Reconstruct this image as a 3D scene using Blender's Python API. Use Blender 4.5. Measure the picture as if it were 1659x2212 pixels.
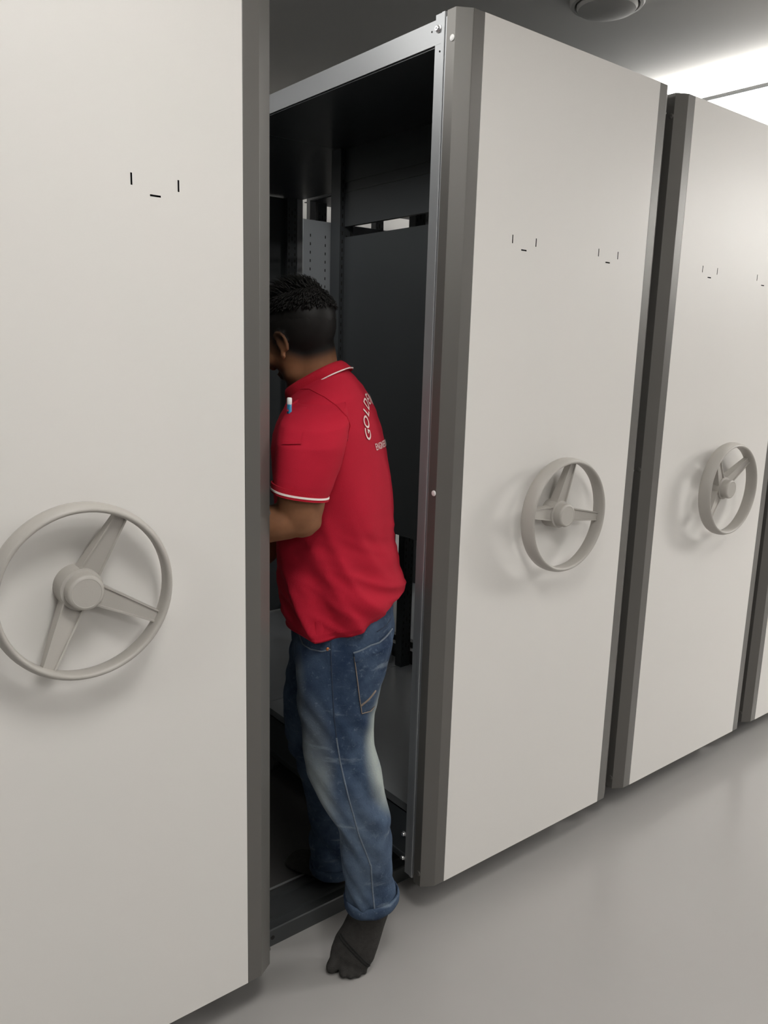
import bpy, bmesh, math, random
from mathutils import Vector, Matrix, noise
from mathutils.bvhtree import BVHTree

for o in list(bpy.data.objects):
    bpy.data.objects.remove(o)
S = bpy.context.scene
COL = S.collection
R = math.radians
random.seed(7)

# ------------------------------------------------------------------ camera
cam = bpy.data.cameras.new('camera')
cam.sensor_fit = 'HORIZONTAL'; cam.sensor_width = 36.0
cam.lens = 1725.07 / 1659 * 36.0
cam.clip_start = 0.02
cam_o = bpy.data.objects.new('camera', cam); COL.objects.link(cam_o)
_r = Vector((0.78416958, -0.61992025, 0.02787396)); _u = Vector((0.1008572, 0.17164328, 0.97998286)); _d = Vector((0.6122956, 0.76566146, -0.19712086))
cam_o.matrix_world = Matrix(((_r.x, _u.x, -_d.x, -1.45586), (_r.y, _u.y, -_d.y, -1.49219), (_r.z, _u.z, -_d.z, 1.58109), (0, 0, 0, 1)))
S.camera = cam_o

# ------------------------------------------------------------------ world, lamps, exposure
W = bpy.data.worlds.new('room_ambient'); S.world = W; W.use_nodes = True
W.node_tree.nodes['Background'].inputs[0].default_value = (0.9, 0.95, 1.0, 1)
W.node_tree.nodes['Background'].inputs[1].default_value = 0.02
S.view_settings.view_transform = 'Standard'; S.view_settings.look = 'None'
S.view_settings.gamma = 1.0; S.view_settings.use_curve_mapping = False
S.view_settings.exposure = 0.24
CEIL = 2.8
# (name label, centre x, centre y, size x, size y, drop below the ceiling, strength)
LAMPS = [
    ('square ceiling light over the front aisle near the camera', -0.9, -1.25, 0.6, 0.6, 0.02, 18.0),
    ('square ceiling light over the front aisle, second from the left', 1.5, -1.25, 0.6, 0.6, 0.02, 7.0),
    ('square ceiling light over the front aisle, third from the left', 4.5, -1.9, 0.6, 0.6, 0.02, 90.0),
    ('square ceiling light over the front aisle at its left end', -3.3, -1.25, 0.6, 0.6, 0.02, 16.0),
    ('square ceiling light far behind the camera at the left', -0.9, -3.6, 0.6, 0.6, 0.02, 32.0),
    ('square ceiling light far behind the camera in the middle', 1.5, -3.6, 0.6, 0.6, 0.02, 14.0),
    ('square ceiling light in the far right end of the room', 6.9, -2.6, 0.6, 0.6, 0.02, 200.0),
    ('ceiling light panel above the unit nearest the camera, beside the aisle', -1.02, 0.45, 0.62, 1.25, 0.10, 7.0),
    ('bright ceiling light panel above the shelving units at the right edge', 2.29, 0.45, 0.62, 1.25, 0.10, 11.0),
]

# ------------------------------------------------------------------ materials
def mat(name, base, rough=0.5, metal=0.0, spec=0.5, noise_scale=0, noise_amt=0.0, bump=0.0, bump_scale=80, emit=None):
    m = bpy.data.materials.new(name); m.use_nodes = True
    nt = m.node_tree; b = nt.nodes['Principled BSDF']
    b.inputs['Base Color'].default_value = (*base, 1)
    b.inputs['Roughness'].default_value = rough
    b.inputs['Metallic'].default_value = metal
    b.inputs['Specular IOR Level'].default_value = spec
    if emit:
        b.inputs['Emission Color'].default_value = (*emit[0], 1); b.inputs['Emission Strength'].default_value = emit[1]
    tc = nt.nodes.new('ShaderNodeTexCoord')
    if noise_scale:
        n = nt.nodes.new('ShaderNodeTexNoise'); n.inputs['Scale'].default_value = noise_scale; n.inputs['Detail'].default_value = 5
        nt.links.new(tc.outputs['Object'], n.inputs['Vector'])
        mx = nt.nodes.new('ShaderNodeMix'); mx.data_type = 'RGBA'
        nt.links.new(n.outputs['Fac'], mx.inputs['Factor'])
        mx.inputs['A'].default_value = (*[c * (1 - noise_amt) for c in base], 1)
        mx.inputs['B'].default_value = (*[min(1, c * (1 + noise_amt)) for c in base], 1)
        nt.links.new(mx.outputs['Result'], b.inputs['Base Color'])
    if bump:
        n2 = nt.nodes.new('ShaderNodeTexNoise'); n2.inputs['Scale'].default_value = bump_scale; n2.inputs['Detail'].default_value = 4
        nt.links.new(tc.outputs['Object'], n2.inputs['Vector'])
        bp = nt.nodes.new('ShaderNodeBump'); bp.inputs['Strength'].default_value = bump; bp.inputs['Distance'].default_value = 0.01
        nt.links.new(n2.outputs['Fac'], bp.inputs['Height']); nt.links.new(bp.outputs['Normal'], b.inputs['Normal'])
    return m

M = {}
M['laminate'] = mat('white_laminate', (0.70, 0.682, 0.655), 0.42, noise_scale=3, noise_amt=0.012, spec=0.35)
M['trim'] = mat('grey_edge_trim', (0.128, 0.123, 0.114), 0.38, metal=0.3, noise_scale=6, noise_amt=0.04)
M['steel'] = mat('grey_coated_steel', (0.30, 0.31, 0.32), 0.36, metal=0.4, noise_scale=5, noise_amt=0.04)
M['inner'] = mat('shaded_coated_steel', (0.062, 0.068, 0.073), 0.33, metal=0.3, noise_scale=5, noise_amt=0.05)  # grey unit steel again, with the shade inside the frames darkened into its colour
M['shelf'] = mat('grey_shelf_steel', (0.34, 0.36, 0.38), 0.30, metal=0.2, noise_scale=4, noise_amt=0.05)
M['dark'] = mat('black_slot', (0.012, 0.011, 0.010), 0.7, noise_scale=30, noise_amt=0.2)
M['zinc'] = mat('zinc_bolt', (0.75, 0.75, 0.76), 0.25, metal=0.9, noise_scale=90, noise_amt=0.1)
M['cap'] = mat('white_plastic_cap', (0.78, 0.78, 0.77), 0.4, noise_scale=40, noise_amt=0.02)
M['wheel'] = mat('grey_plastic_wheel', (0.40, 0.38, 0.35), 0.45, noise_scale=18, noise_amt=0.03, bump=0.03, bump_scale=350)
M['floor'] = mat('grey_epoxy_floor', (0.355, 0.342, 0.332), 0.27, noise_scale=2.2, noise_amt=0.04, bump=0.015, bump_scale=14)
M['deck'] = mat('dark_deck_vinyl', (0.055, 0.053, 0.052), 0.5, noise_scale=50, noise_amt=0.12)
M['rail'] = mat('dark_rail_steel', (0.075, 0.08, 0.082), 0.38, metal=0.4, noise_scale=8, noise_amt=0.1)
M['ceiling'] = mat('matt_ceiling_paint', (0.60, 0.585, 0.56), 0.9, noise_scale=2, noise_amt=0.01)
M['wall'] = mat('matt_wall_paint', (0.22, 0.217, 0.21), 0.85, noise_scale=2, noise_amt=0.01)
M['fixture'] = mat('ceiling_fixture_grey', (0.42, 0.41, 0.39), 0.6, noise_scale=10, noise_amt=0.03)
M['back_wall'] = mat('pale_back_wall_paint', (0.80, 0.79, 0.77), 0.85, noise_scale=2, noise_amt=0.01)
M['alu'] = mat('aluminium_frame', (0.6, 0.6, 0.6), 0.4, metal=0.7, noise_scale=12, noise_amt=0.03)
M['polo'] = mat('red_polo_knit', (0.42, 0.008, 0.027), 0.85, spec=0.25, noise_scale=25, noise_amt=0.07, bump=0.25, bump_scale=700)
M['polo_rib'] = mat('red_rib_knit', (0.40, 0.009, 0.024), 0.9, spec=0.2, noise_scale=60, noise_amt=0.12, bump=0.3, bump_scale=500)
M['white_knit'] = mat('white_knit_piping', (0.80, 0.70, 0.68), 0.9, noise_scale=200, noise_amt=0.06)
M['print'] = mat('white_print_ink', (0.72, 0.55, 0.53), 0.8, noise_scale=150, noise_amt=0.1)
M['sock'] = mat('charcoal_sock_knit', (0.040, 0.038, 0.036), 0.95, spec=0.15, noise_scale=90, noise_amt=0.35, bump=0.35, bump_scale=450)
M['sock_band'] = mat('black_sock_band', (0.006, 0.006, 0.006), 0.95, noise_scale=90, noise_amt=0.2)
M['hair'] = mat('black_hair', (0.006, 0.0055, 0.005), 0.5, spec=0.22, noise_scale=120, noise_amt=0.3)
M['thread'] = mat('tan_stitch_thread', (0.20, 0.16, 0.13), 0.9, noise_scale=200, noise_amt=0.3)
M['seam'] = mat('dark_denim_seam', (0.022, 0.035, 0.062), 0.95, noise_scale=200, noise_amt=0.4)
M['seam_worn'] = mat('worn_denim_seam', (0.12, 0.15, 0.19), 0.95, noise_scale=200, noise_amt=0.4)
M['copper'] = mat('copper_rivet', (0.45, 0.17, 0.06), 0.4, metal=0.8, noise_scale=90, noise_amt=0.1)
M['pen_blue'] = mat('blue_pen_plastic', (0.02, 0.22, 0.42), 0.3, noise_scale=60, noise_amt=0.05)
M['pen_white'] = mat('white_pen_plastic', (0.85, 0.86, 0.86), 0.3, noise_scale=60, noise_amt=0.03)
M['eye'] = mat('eye_white', (0.7, 0.68, 0.64), 0.2, noise_scale=60, noise_amt=0.03)

def mask_node(nt, tc, centre, scale, r0, r1):
    mp = nt.nodes.new('ShaderNodeVectorMath'); mp.operation = 'SUBTRACT'; mp.inputs[1].default_value = centre
    nt.links.new(tc, mp.inputs[0])
    ms = nt.nodes.new('ShaderNodeVectorMath'); ms.operation = 'MULTIPLY'; ms.inputs[1].default_value = scale
    nt.links.new(mp.outputs[0], ms.inputs[0])
    ln = nt.nodes.new('ShaderNodeVectorMath'); ln.operation = 'LENGTH'; nt.links.new(ms.outputs[0], ln.inputs[0])
    mr = nt.nodes.new('ShaderNodeMapRange'); mr.interpolation_type = 'SMOOTHSTEP'
    mr.inputs['From Min'].default_value = r0; mr.inputs['From Max'].default_value = r1
    mr.inputs['To Min'].default_value = 1; mr.inputs['To Max'].default_value = 0
    nt.links.new(ln.outputs['Value'], mr.inputs['Value'])
    return mr.outputs['Result']

def mix_over(nt, col, other, fac):
    mx = nt.nodes.new('ShaderNodeMix'); mx.data_type = 'RGBA'
    nt.links.new(col, mx.inputs['A']); mx.inputs['B'].default_value = (*other, 1)
    nt.links.new(fac, mx.inputs['Factor']); return mx.outputs['Result']

def math_node(nt, op, a, b):
    n = nt.nodes.new('ShaderNodeMath'); n.operation = op
    for i, v in enumerate((a, b)):
        if isinstance(v, (int, float)): n.inputs[i].default_value = v
        else: nt.links.new(v, n.inputs[i])
    return n.outputs[0]

def denim():
    m = bpy.data.materials.new('faded_denim'); m.use_nodes = True
    nt = m.node_tree; b = nt.nodes['Principled BSDF']; b.inputs['Roughness'].default_value = 0.9
    b.inputs['Specular IOR Level'].default_value = 0.2
    tc = nt.nodes.new('ShaderNodeTexCoord').outputs['Object']
    def nz(scale, detail=6, rough=0.6, stretch=None):
        n = nt.nodes.new('ShaderNodeTexNoise'); n.inputs['Scale'].default_value = scale
        n.inputs['Detail'].default_value = detail; n.inputs['Roughness'].default_value = rough
        if stretch:
            v = nt.nodes.new('ShaderNodeVectorMath'); v.operation = 'MULTIPLY'; v.inputs[1].default_value = stretch
            nt.links.new(tc, v.inputs[0]); nt.links.new(v.outputs[0], n.inputs['Vector'])
        else: nt.links.new(tc, n.inputs['Vector'])
        return n.outputs['Fac']
    cr = nt.nodes.new('ShaderNodeValToRGB'); e = cr.color_ramp.elements
    e[0].position = 0.30; e[0].color = (0.013, 0.026, 0.058, 1)
    e[1].position = 0.72; e[1].color = (0.064, 0.098, 0.155, 1)
    nt.links.new(nz(16), cr.inputs['Fac']); col = cr.outputs['Color']
    # bleached thighs: worn patches on the front and the back of the near leg and of the far one
    pat = nz(9, 4)
    for c, sc, r0, r1, amt, tone in (
        ((-0.10, -0.16, 0.52), (1, 1, 0.34), 0.035, 0.090, 0.72, (0.24, 0.27, 0.27)),
        ((-0.06, -0.16, 0.40), (1, 1, 0.5), 0.02, 0.075, 0.55, (0.27, 0.31, 0.33)),
        ((0.105, -0.09, 0.575), (1, 0.7, 0.42), 0.045, 0.090, 0.95, (0.36, 0.40, 0.38)),
        ((-0.13, -0.12, 0.74), (1.2, 1, 0.45), 0.02, 0.050, 0.45, (0.24, 0.28, 0.30)),
        ((0.03, -0.17, 0.33), (1, 1, 0.5), 0.03, 0.11, 0.30, (0.20, 0.26, 0.33))):
        mk = mask_node(nt, tc, c, sc, r0, r1)
        f = math_node(nt, 'MULTIPLY', mk, math_node(nt, 'ADD', math_node(nt, 'MULTIPLY', pat, 0.9), amt - 0.42))
        cl = nt.nodes.new('ShaderNodeClamp'); nt.links.new(f, cl.inputs[0])
        col = mix_over(nt, col, tone, cl.outputs[0])
    # darker indigo on the hip
    mk = mask_node(nt, tc, (-0.05, -0.16, 0.72), (1, 0.7, 0.55), 0.05, 0.12)
    col = mix_over(nt, col, (0.018, 0.033, 0.068), math_node(nt, 'MULTIPLY', mk, 0.55))
    # crease wear: thin pale whiskers
    w = nt.nodes.new('ShaderNodeMapRange'); w.inputs['From Min'].default_value = 0.60; w.inputs['From Max'].default_value = 0.76
    nt.links.new(nz(7, 6, 0.62, (1.0, 1.0, 4.5)), w.inputs['Value'])
    col = mix_over(nt, col, (0.24, 0.29, 0.34), math_node(nt, 'MULTIPLY', w.outputs[0], 0.65))
    s = nt.nodes.new('ShaderNodeMapRange'); s.inputs['From Min'].default_value = 0.58; s.inputs['From Max'].default_value = 0.72
    nt.links.new(nz(75, 5, 0.7), s.inputs['Value'])
    col = mix_over(nt, col, (0.20, 0.25, 0.31), math_node(nt, 'MULTIPLY', s.outputs[0], 0.40))
    nt.links.new(col, b.inputs['Base Color'])
    bp = nt.nodes.new('ShaderNodeBump'); bp.inputs['Strength'].default_value = 0.3; bp.inputs['Distance'].default_value = 0.004
    nt.links.new(nz(220, 3), bp.inputs['Height']); nt.links.new(bp.outputs['Normal'], b.inputs['Normal'])
    return m
M['denim'] = denim()

def skin():
    m = bpy.data.materials.new('brown_skin'); m.use_nodes = True
    nt = m.node_tree; b = nt.nodes['Principled BSDF']; b.inputs['Roughness'].default_value = 0.65
    b.inputs['Specular IOR Level'].default_value = 0.2
    b.inputs['Subsurface Weight'].default_value = 0.08; b.inputs['Subsurface Radius'].default_value = (0.012, 0.005, 0.003)
    tc = nt.nodes.new('ShaderNodeTexCoord').outputs['Object']
    n = nt.nodes.new('ShaderNodeTexNoise'); n.inputs['Scale'].default_value = 30; nt.links.new(tc, n.inputs['Vector'])
    cr = nt.nodes.new('ShaderNodeValToRGB'); e = cr.color_ramp.elements
    e[0].position = 0.3; e[0].color = (0.20, 0.088, 0.044, 1); e[1].position = 0.7; e[1].color = (0.25, 0.115, 0.058, 1)
    nt.links.new(n.outputs['Fac'], cr.inputs['Fac']); col = cr.outputs['Color']
    # cropped hair on the back of the head thinning out to the nape, and the beard along the jaw
    for c, sc, r0, r1, tone, k in (((-0.118, -0.005, 1.650), (1, 1, 0.92), 0.088, 0.116, (0.006, 0.005, 0.0045), 1.0),
                                   ((-0.207, -0.01, 1.486), (1, 0.9, 1.1), 0.04, 0.085, (0.02, 0.013, 0.010), 0.85)):
        mk = mask_node(nt, tc, c, sc, r0, r1)
        col = mix_over(nt, col, tone, math_node(nt, 'MULTIPLY', mk, k))
    nt.links.new(col, b.inputs['Base Color'])
    return m
M['skin'] = skin()

# ------------------------------------------------------------------ mesh helpers
class MB:
    """collects shapes and links them as ONE mesh object"""
    def __init__(s): s.v = []; s.f = []
    def add(s, verts, faces):
        k = len(s.v); s.v += [Vector(p) for p in verts]; s.f += [tuple(i + k for i in f) for f in faces]; return s
    def box(s, a, b):
        (x0, y0, z0), (x1, y1, z1) = a, b
        return s.add([(x0,y0,z0),(x1,y0,z0),(x1,y1,z0),(x0,y1,z0),(x0,y0,z1),(x1,y0,z1),(x1,y1,z1),(x0,y1,z1)],
                     [(0,3,2,1),(4,5,6,7),(0,1,5,4),(1,2,6,5),(2,3,7,6),(3,0,4,7)])
    def prism(s, poly, z0, z1):          # polygon in xy, extruded in z
        n = len(poly)
        return s.add([(x, y, z0) for x, y in poly] + [(x, y, z1) for x, y in poly],
                     [tuple(range(n))[::-1], tuple(range(n, 2*n))] + [(i, (i+1) % n, n+(i+1) % n, n+i) for i in range(n)])
    def prism_x(s, poly, x0, x1):        # polygon in yz, extruded in x
        n = len(poly)
        return s.add([(x0, y, z) for y, z in poly] + [(x1, y, z) for y, z in poly],
                     [tuple(range(n))[::-1], tuple(range(n, 2*n))] + [(i, (i+1) % n, n+(i+1) % n, n+i) for i in range(n)])
    def lathe(s, prof, n=48, c=(0,0,0), axis='y', closed=False):   # prof = (radius, along)
        m = len(prof); vs = []
        for i in range(n):
            a = 2*math.pi*i/n
            for r, h in prof:
                p = {'y': (r*math.cos(a), h, r*math.sin(a)), 'z': (r*math.cos(a), r*math.sin(a), h), 'x': (h, r*math.cos(a), r*math.sin(a))}[axis]
                vs.append((p[0]+c[0], p[1]+c[1], p[2]+c[2]))
        fs = [(i*m+j, i*m+(j+1) % m, ((i+1) % n)*m+(j+1) % m, ((i+1) % n)*m+j) for i in range(n) for j in range(m if closed else m-1)]
        if not closed:
            fs += [tuple(i*m for i in range(n)), tuple(i*m+m-1 for i in range(n))[::-1]]
        return s.add(vs, fs)
    def rings(s, rings, n=32, cap=True):   # ring = centre, ax, ay, exponent
        vs = []
        for rg in rings:
            c, ax, ay = Vector(rg[0]), Vector(rg[1]), Vector(rg[2]); e = rg[3] if len(rg) > 3 else 2.0
            for i in range(n):
                t = 2*math.pi*i/n; ct, st = math.cos(t), math.sin(t)
                ct = math.copysign(abs(ct)**(2/e), ct); st = math.copysign(abs(st)**(2/e), st)
                vs.append(c + ax*ct + ay*st)
        fs = [(j*n+i, j*n+(i+1) % n, (j+1)*n+(i+1) % n, (j+1)*n+i) for j in range(len(rings)-1) for i in range(n)]
        if cap:
            k = len(rings)-1
            fs += [tuple(range(n))[::-1], tuple(k*n+i for i in range(n))]
        return s.add(vs, fs)
    def limb(s, pts, n=20, side=(0,1,0), round_ends=True):   # pts = (x,y,z), ra, rb : tapered tube with rounded ends
        P = [Vector(p[0]) for p in pts]; out = []
        for i, p in enumerate(P):
            t = (P[min(i+1, len(P)-1)] - P[max(i-1, 0)]).normalized()
            a = Vector(side); a = (a - t*a.dot(t)).normalized(); b = t.cross(a)
            ra, rb = pts[i][1], pts[i][2] if len(pts[i]) > 2 else pts[i][1]
            if i == 0 and round_ends:
                for f, k in ((-0.9, 0.35), (-0.6, 0.75)): out.append((p + t*f*min(ra, rb), a*ra*k, b*rb*k))
            out.append((p, a*ra, b*rb))
            if i == len(P)-1 and round_ends:
                for f, k in ((0.6, 0.75), (0.9, 0.35)): out.append((p + t*f*min(ra, rb), a*ra*k, b*rb*k))
        return s.rings(out, n)
    def ball(s, c, rad, rot=None, nu=20, nv=12):
        vs, fs = [], []
        mt = rot or Matrix.Identity(3); c = Vector(c)
        vs.append(c + mt @ Vector((0,0,-rad[2])))
        for j in range(1, nv):
            ph = -math.pi/2 + math.pi*j/nv
            for i in range(nu):
                t = 2*math.pi*i/nu
                vs.append(c + mt @ Vector((rad[0]*math.cos(ph)*math.cos(t), rad[1]*math.cos(ph)*math.sin(t), rad[2]*math.sin(ph))))
        vs.append(c + mt @ Vector((0,0,rad[2])))
        for i in range(nu): fs.append((0, 1+(i+1) % nu, 1+i))
        for j in range(nv-2):
            for i in range(nu): fs.append((1+j*nu+i, 1+j*nu+(i+1) % nu, 1+(j+1)*nu+(i+1) % nu, 1+(j+1)*nu+i))
        L = len(vs)-1; k = 1+(nv-2)*nu
        for i in range(nu): fs.append((k+i, k+(i+1) % nu, L))
        return s.add(vs, fs)
    def strip(s, pts, rad, n=6):         # thin round cord along points
        return s.limb([(p, rad) for p in pts], n=n, side=(0.13, 0.87, 0.47))
    def mesh(s, name, m, smooth=False, bevel=0.0):
        me = bpy.data.meshes.new(name); me.from_pydata([tuple(p) for p in s.v], [], s.f)
        bm = bmesh.new(); bm.from_mesh(me); bmesh.ops.recalc_face_normals(bm, faces=bm.faces)
        if bevel:
            bmesh.ops.bevel(bm, geom=[e for e in bm.edges if e.is_manifold and e.calc_face_angle(0) > 0.5], offset=bevel, segments=2, affect='EDGES', profile=0.5)
        bm.to_mesh(me); bm.free()
        me.materials.append(M[m] if isinstance(m, str) else m)
        if smooth:
            me.polygons.foreach_set('use_smooth', [True]*len(me.polygons))
            if smooth != 'all': me.set_sharp_from_angle(angle=R(38))
        return me
    def build(s, name, m, parent=None, smooth=False, bevel=0.0):
        o = bpy.data.objects.new(name, s.mesh(name, m, smooth, bevel)); COL.objects.link(o)
        if parent: o.parent = parent
        return o
    def blob(s, name, m, parent=None, voxel=0.006, iters=6, fac=0.5):   # one continuous surface out of overlapping volumes
        me = s.mesh('tmp', m); o = bpy.data.objects.new('tmp', me); COL.objects.link(o)
        md = o.modifiers.new('r', 'REMESH'); md.mode = 'VOXEL'; md.voxel_size = voxel
        sm = o.modifiers.new('s', 'SMOOTH'); sm.iterations = iters; sm.factor = fac
        dg = bpy.context.evaluated_depsgraph_get(); dg.update()
        nm = bpy.data.meshes.new_from_object(o.evaluated_get(dg), depsgraph=dg)
        bpy.data.objects.remove(o); nm.name = name
        nm.materials.clear(); nm.materials.append(M[m] if isinstance(m, str) else m)
        nm.polygons.foreach_set('use_smooth', [True]*len(nm.polygons))
        o = bpy.data.objects.new(name, nm); COL.objects.link(o)
        if parent: o.parent = parent
        return o

def bvh(o):
    me = o.data
    return BVHTree.FromPolygons([v.co.copy() for v in me.vertices], [tuple(p.vertices) for p in me.polygons])

def tag(o, label=None, cat=None, group=None, kind=None):
    if label: o['label'] = label
    if cat: o['category'] = cat
    if group: o['group'] = group
    if kind: o['kind'] = kind
    return o
def empty(name, loc, rz=0, parent=None):
    o = bpy.data.objects.new(name, None); COL.objects.link(o); o.location = loc; o.rotation_euler = (0, 0, rz)
    o.empty_display_size = 0.1
    if parent: o.parent = parent
    return o
def struct(name, mb, m): return tag(mb.build(name, m), kind='structure')
def copy_tree(o, parent=None):
    c = o.copy(); COL.objects.link(c)
    if parent: c.parent = parent
    for ch in list(o.children): copy_tree(ch, c)
    return c

# ------------------------------------------------------------------ the room
FZ = -0.045                      # floor level
X0, X1, Y0, Y1 = -4.6, 10.0, -5.4, 2.35
tag(struct('floor', MB().box((X0, Y0, FZ-0.06), (X1, Y1, FZ)), 'floor'), 'glossy grey epoxy floor')
tag(struct('ceiling', MB().box((X0, Y0, CEIL), (X1, Y1, CEIL+0.06)), 'ceiling'), 'matt off-white ceiling')
struct('wall_left', MB().box((X0-0.08, Y0, FZ), (X0, Y1, CEIL)), 'wall')
struct('wall_right', MB().box((X1, Y0, FZ), (X1+0.08, Y1, CEIL)), 'wall')
struct('wall_front', MB().box((X0, Y0-0.08, FZ), (X1, Y0, CEIL)), 'wall')
struct('wall_back', MB().box((X0, Y1, FZ), (X1, Y1+0.08, CEIL)), 'back_wall')

# raised deck with the rail in its front edge
dk = empty('rail_deck', (0, 0.191, FZ)); tag(dk, 'low dark raised deck with steel track that the shelving units roll along', 'deck')
MB().prism_x([(0.0, 0), (0.0, 0.048), (0.003, 0.051), (0.016, 0.051), (0.018, 0.038), (0.018, 0)], X0+0.3, 5.6).build('edge_profile', 'rail', dk)
MB().prism_x([(0.018, 0), (0.018, 0.038), (0.044, 0.038), (0.046, 0.046), (0.100, 0.046), (0.102, 0.038), (0.118, 0.038), (0.120, 0.049), (0.132, 0.049), (0.134, 0.040), (0.152, 0.040), (0.152, 0)], X0+0.3, 5.6).build('track_rail', 'rail', dk)
MB().prism_x([(0.152, 0), (0.152, 0.046), (2.25, 0.046), (2.25, 0)], X0+0.3, 5.6).build('deck_board', 'deck', dk)
MB().box((X0+0.3, 0.152, 0.046), (5.6, 0.158, 0.0485)).build('nosing', 'steel', dk)
for hx in (-0.462, 0.6, 1.7): MB().lathe([(0.006, -0.0012), (0.006, 0.004)], 12, (hx, 0, 0.026)).build('screw_hole', 'dark', dk)

# ------------------------------------------------------------------ shelving units (local origin: lower left corner of the white panel, on the floor)
PW, Z0, Z1, LEN = 0.721, 0.07, 2.37, 2.12
def front_panel(parent):
    slots = []
    for gx in (0.135, 0.493):
        slots += [(gx, gx+0.0035, 1.864, 1.885), (gx+0.0905, gx+0.094, 1.864, 1.885), (gx+0.036, gx+0.057, 1.849, 1.8525)]
    xs = sorted({0, PW} | {s for a in slots for s in a[:2]}); zs = sorted({Z0, Z1} | {s for a in slots for s in a[2:]})
    mb = MB(); b = 0.016
    def inslot(x, z): return any(a[0] < x < a[1] and a[2] < z < a[3] for a in slots)
    for i in range(len(xs)-1):
        for j in range(len(zs)-1):
            x0, x1, z0, z1 = xs[i], xs[i+1], zs[j], zs[j+1]
            if not inslot((x0+x1)/2, (z0+z1)/2): mb.add([(x0,0,z0),(x1,0,z0),(x1,0,z1),(x0,0,z1)], [(0,1,2,3)])
    mb.add([(0,0,Z0),(PW,0,Z0),(PW,b,Z0),(0,b,Z0),(0,0,Z1),(PW,0,Z1),(PW,b,Z1),(0,b,Z1)], [(3,2,1,0),(4,5,6,7),(1,2,6,5),(2,3,7,6),(3,0,4,7)])
    bmj = MB()
    me = mb.mesh('front_panel', 'laminate')
    bm = bmesh.new(); bm.from_mesh(me); bmesh.ops.remove_doubles(bm, verts=bm.verts, dist=1e-5); bmesh.ops.recalc_face_normals(bm, faces=bm.faces); bm.to_mesh(me); bm.free()
    p = bpy.data.objects.new('front_panel', me); COL.objects.link(p); p.parent = parent
    for x0, x1, z0, z1 in slots:
        d = 0.006
        MB().add([(x0,0.0002,z0),(x1,0.0002,z0),(x1,0.0002,z1),(x0,0.0002,z1),(x0,d,z0),(x1,d,z0),(x1,d,z1),(x0,d,z1)],
                 [(4,5,6,7),(0,1,5,4),(1,2,6,5),(2,3,7,6),(3,0,4,7)]).build('label_slot', 'dark', p)
    return p

def edge_trim(parent, mir, near):
    f = (lambda x: PW - x) if mir else (lambda x: x)
    poly = [(-0.0005, 0.0), (-0.037, 0.0), (-0.0735, 0.022), (-0.0735, 0.052), (-0.070, 0.052), (-0.070, 0.026), (-0.036, 0.006), (-0.0005, 0.006)]
    o = MB().prism([(f(x), y) for x, y in poly], Z0, Z1).build('edge_trim', 'trim', parent, bevel=0.0009)
    # inner return flange with its cut top, and the white screw caps
    MB().prism([(f(x), y) for x, y in [(-0.0728, 0.034), (-0.0728, 0.056), (-0.0500, 0.056), (-0.0500, 0.0545), (-0.0705, 0.0545), (-0.0705, 0.034)]], Z0+0.012, Z1-0.013).build('return_flange', 'steel', o)
    for z in (2.305, 1.222, 0.11):
        MB().lathe([(0.0075, 0), (0.0072, 0.0022), (0.004, 0.0034)], 16, (0, 0, 0), 'x').build('screw_cap', 'cap' if near and z > 0.5 else 'trim', o)
        c = o.children[-1]; c.location = (f(-0.0737), 0.030, z); c.rotation_euler = (0, 0, 0 if mir else math.pi)
    return o

def handwheel(parent, ang):
    prof = [(0.1535, -0.0760), (0.1570, -0.0780), (0.1610, -0.0745), (0.1655, -0.0640), (0.1670, -0.0520), (0.1660, -0.0400), (0.1630, -0.0340), (0.1585, -0.0335), (0.1545, -0.0380), (0.1515, -0.0520), (0.1505, -0.0640), (0.1515, -0.0730)]
    w = MB().lathe(prof, 72, closed=True).build('handwheel', 'wheel', parent, smooth='all')
    w.location = (PW/2, 0, 1.133); w.rotation_euler = (0, -ang, 0)
    tag(w, None)
    MB().lathe([(0.0415, 0.0), (0.0410, -0.032), (0.0395, -0.040), (0.033, -0.0415)], 40).build('hub', 'wheel', w, smooth=True)
    MB().lathe([(0.0338, -0.0405), (0.0338, -0.0600), (0.0325, -0.0640), (0.030, -0.0660), (0.027, -0.0665), (0.0265, -0.0660), (0.0, -0.0660)][:-1] + [(0.001, -0.0660)], 40).build('hub_cap', 'wheel', w, smooth=True)
    for a in (0, math.pi/2, -math.pi/2):
        # channel shaped spoke from hub (wide, near the panel) to rim (narrow, further out)
        secs = []
        for t in (0, 0.25, 0.5, 0.75, 1.0):
            r = 0.026 + (0.1535-0.026)*t; hw = 0.0215 - 0.0095*t; y1 = -0.036 - 0.024*t; y0 = y1 + 0.030 - 0.012*t
            lip = 0.003; rec = 0.0035
            secs.append([(-hw, y0), (-hw, y1), (-hw+lip, y1), (-hw+lip+0.001, y1+rec), (hw-lip-0.001, y1+rec), (hw-lip, y1), (hw, y1), (hw, y0)])
            secs[-1] = [(r, y, x) for x, y in secs[-1]]
        vs = [p for s in secs for p in s]; n = 8
        fs = [(j*n+i, j*n+(i+1) % n, (j+1)*n+(i+1) % n, (j+1)*n+i) for j in range(len(secs)-1) for i in range(n)] + [tuple(range(n)), tuple(range((len(secs)-1)*n, len(secs)*n))]
        sp = MB().add(vs, fs).build('spoke', 'wheel', w, smooth=True)
        sp.rotation_euler = (0, a, 0)
    return w

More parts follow.
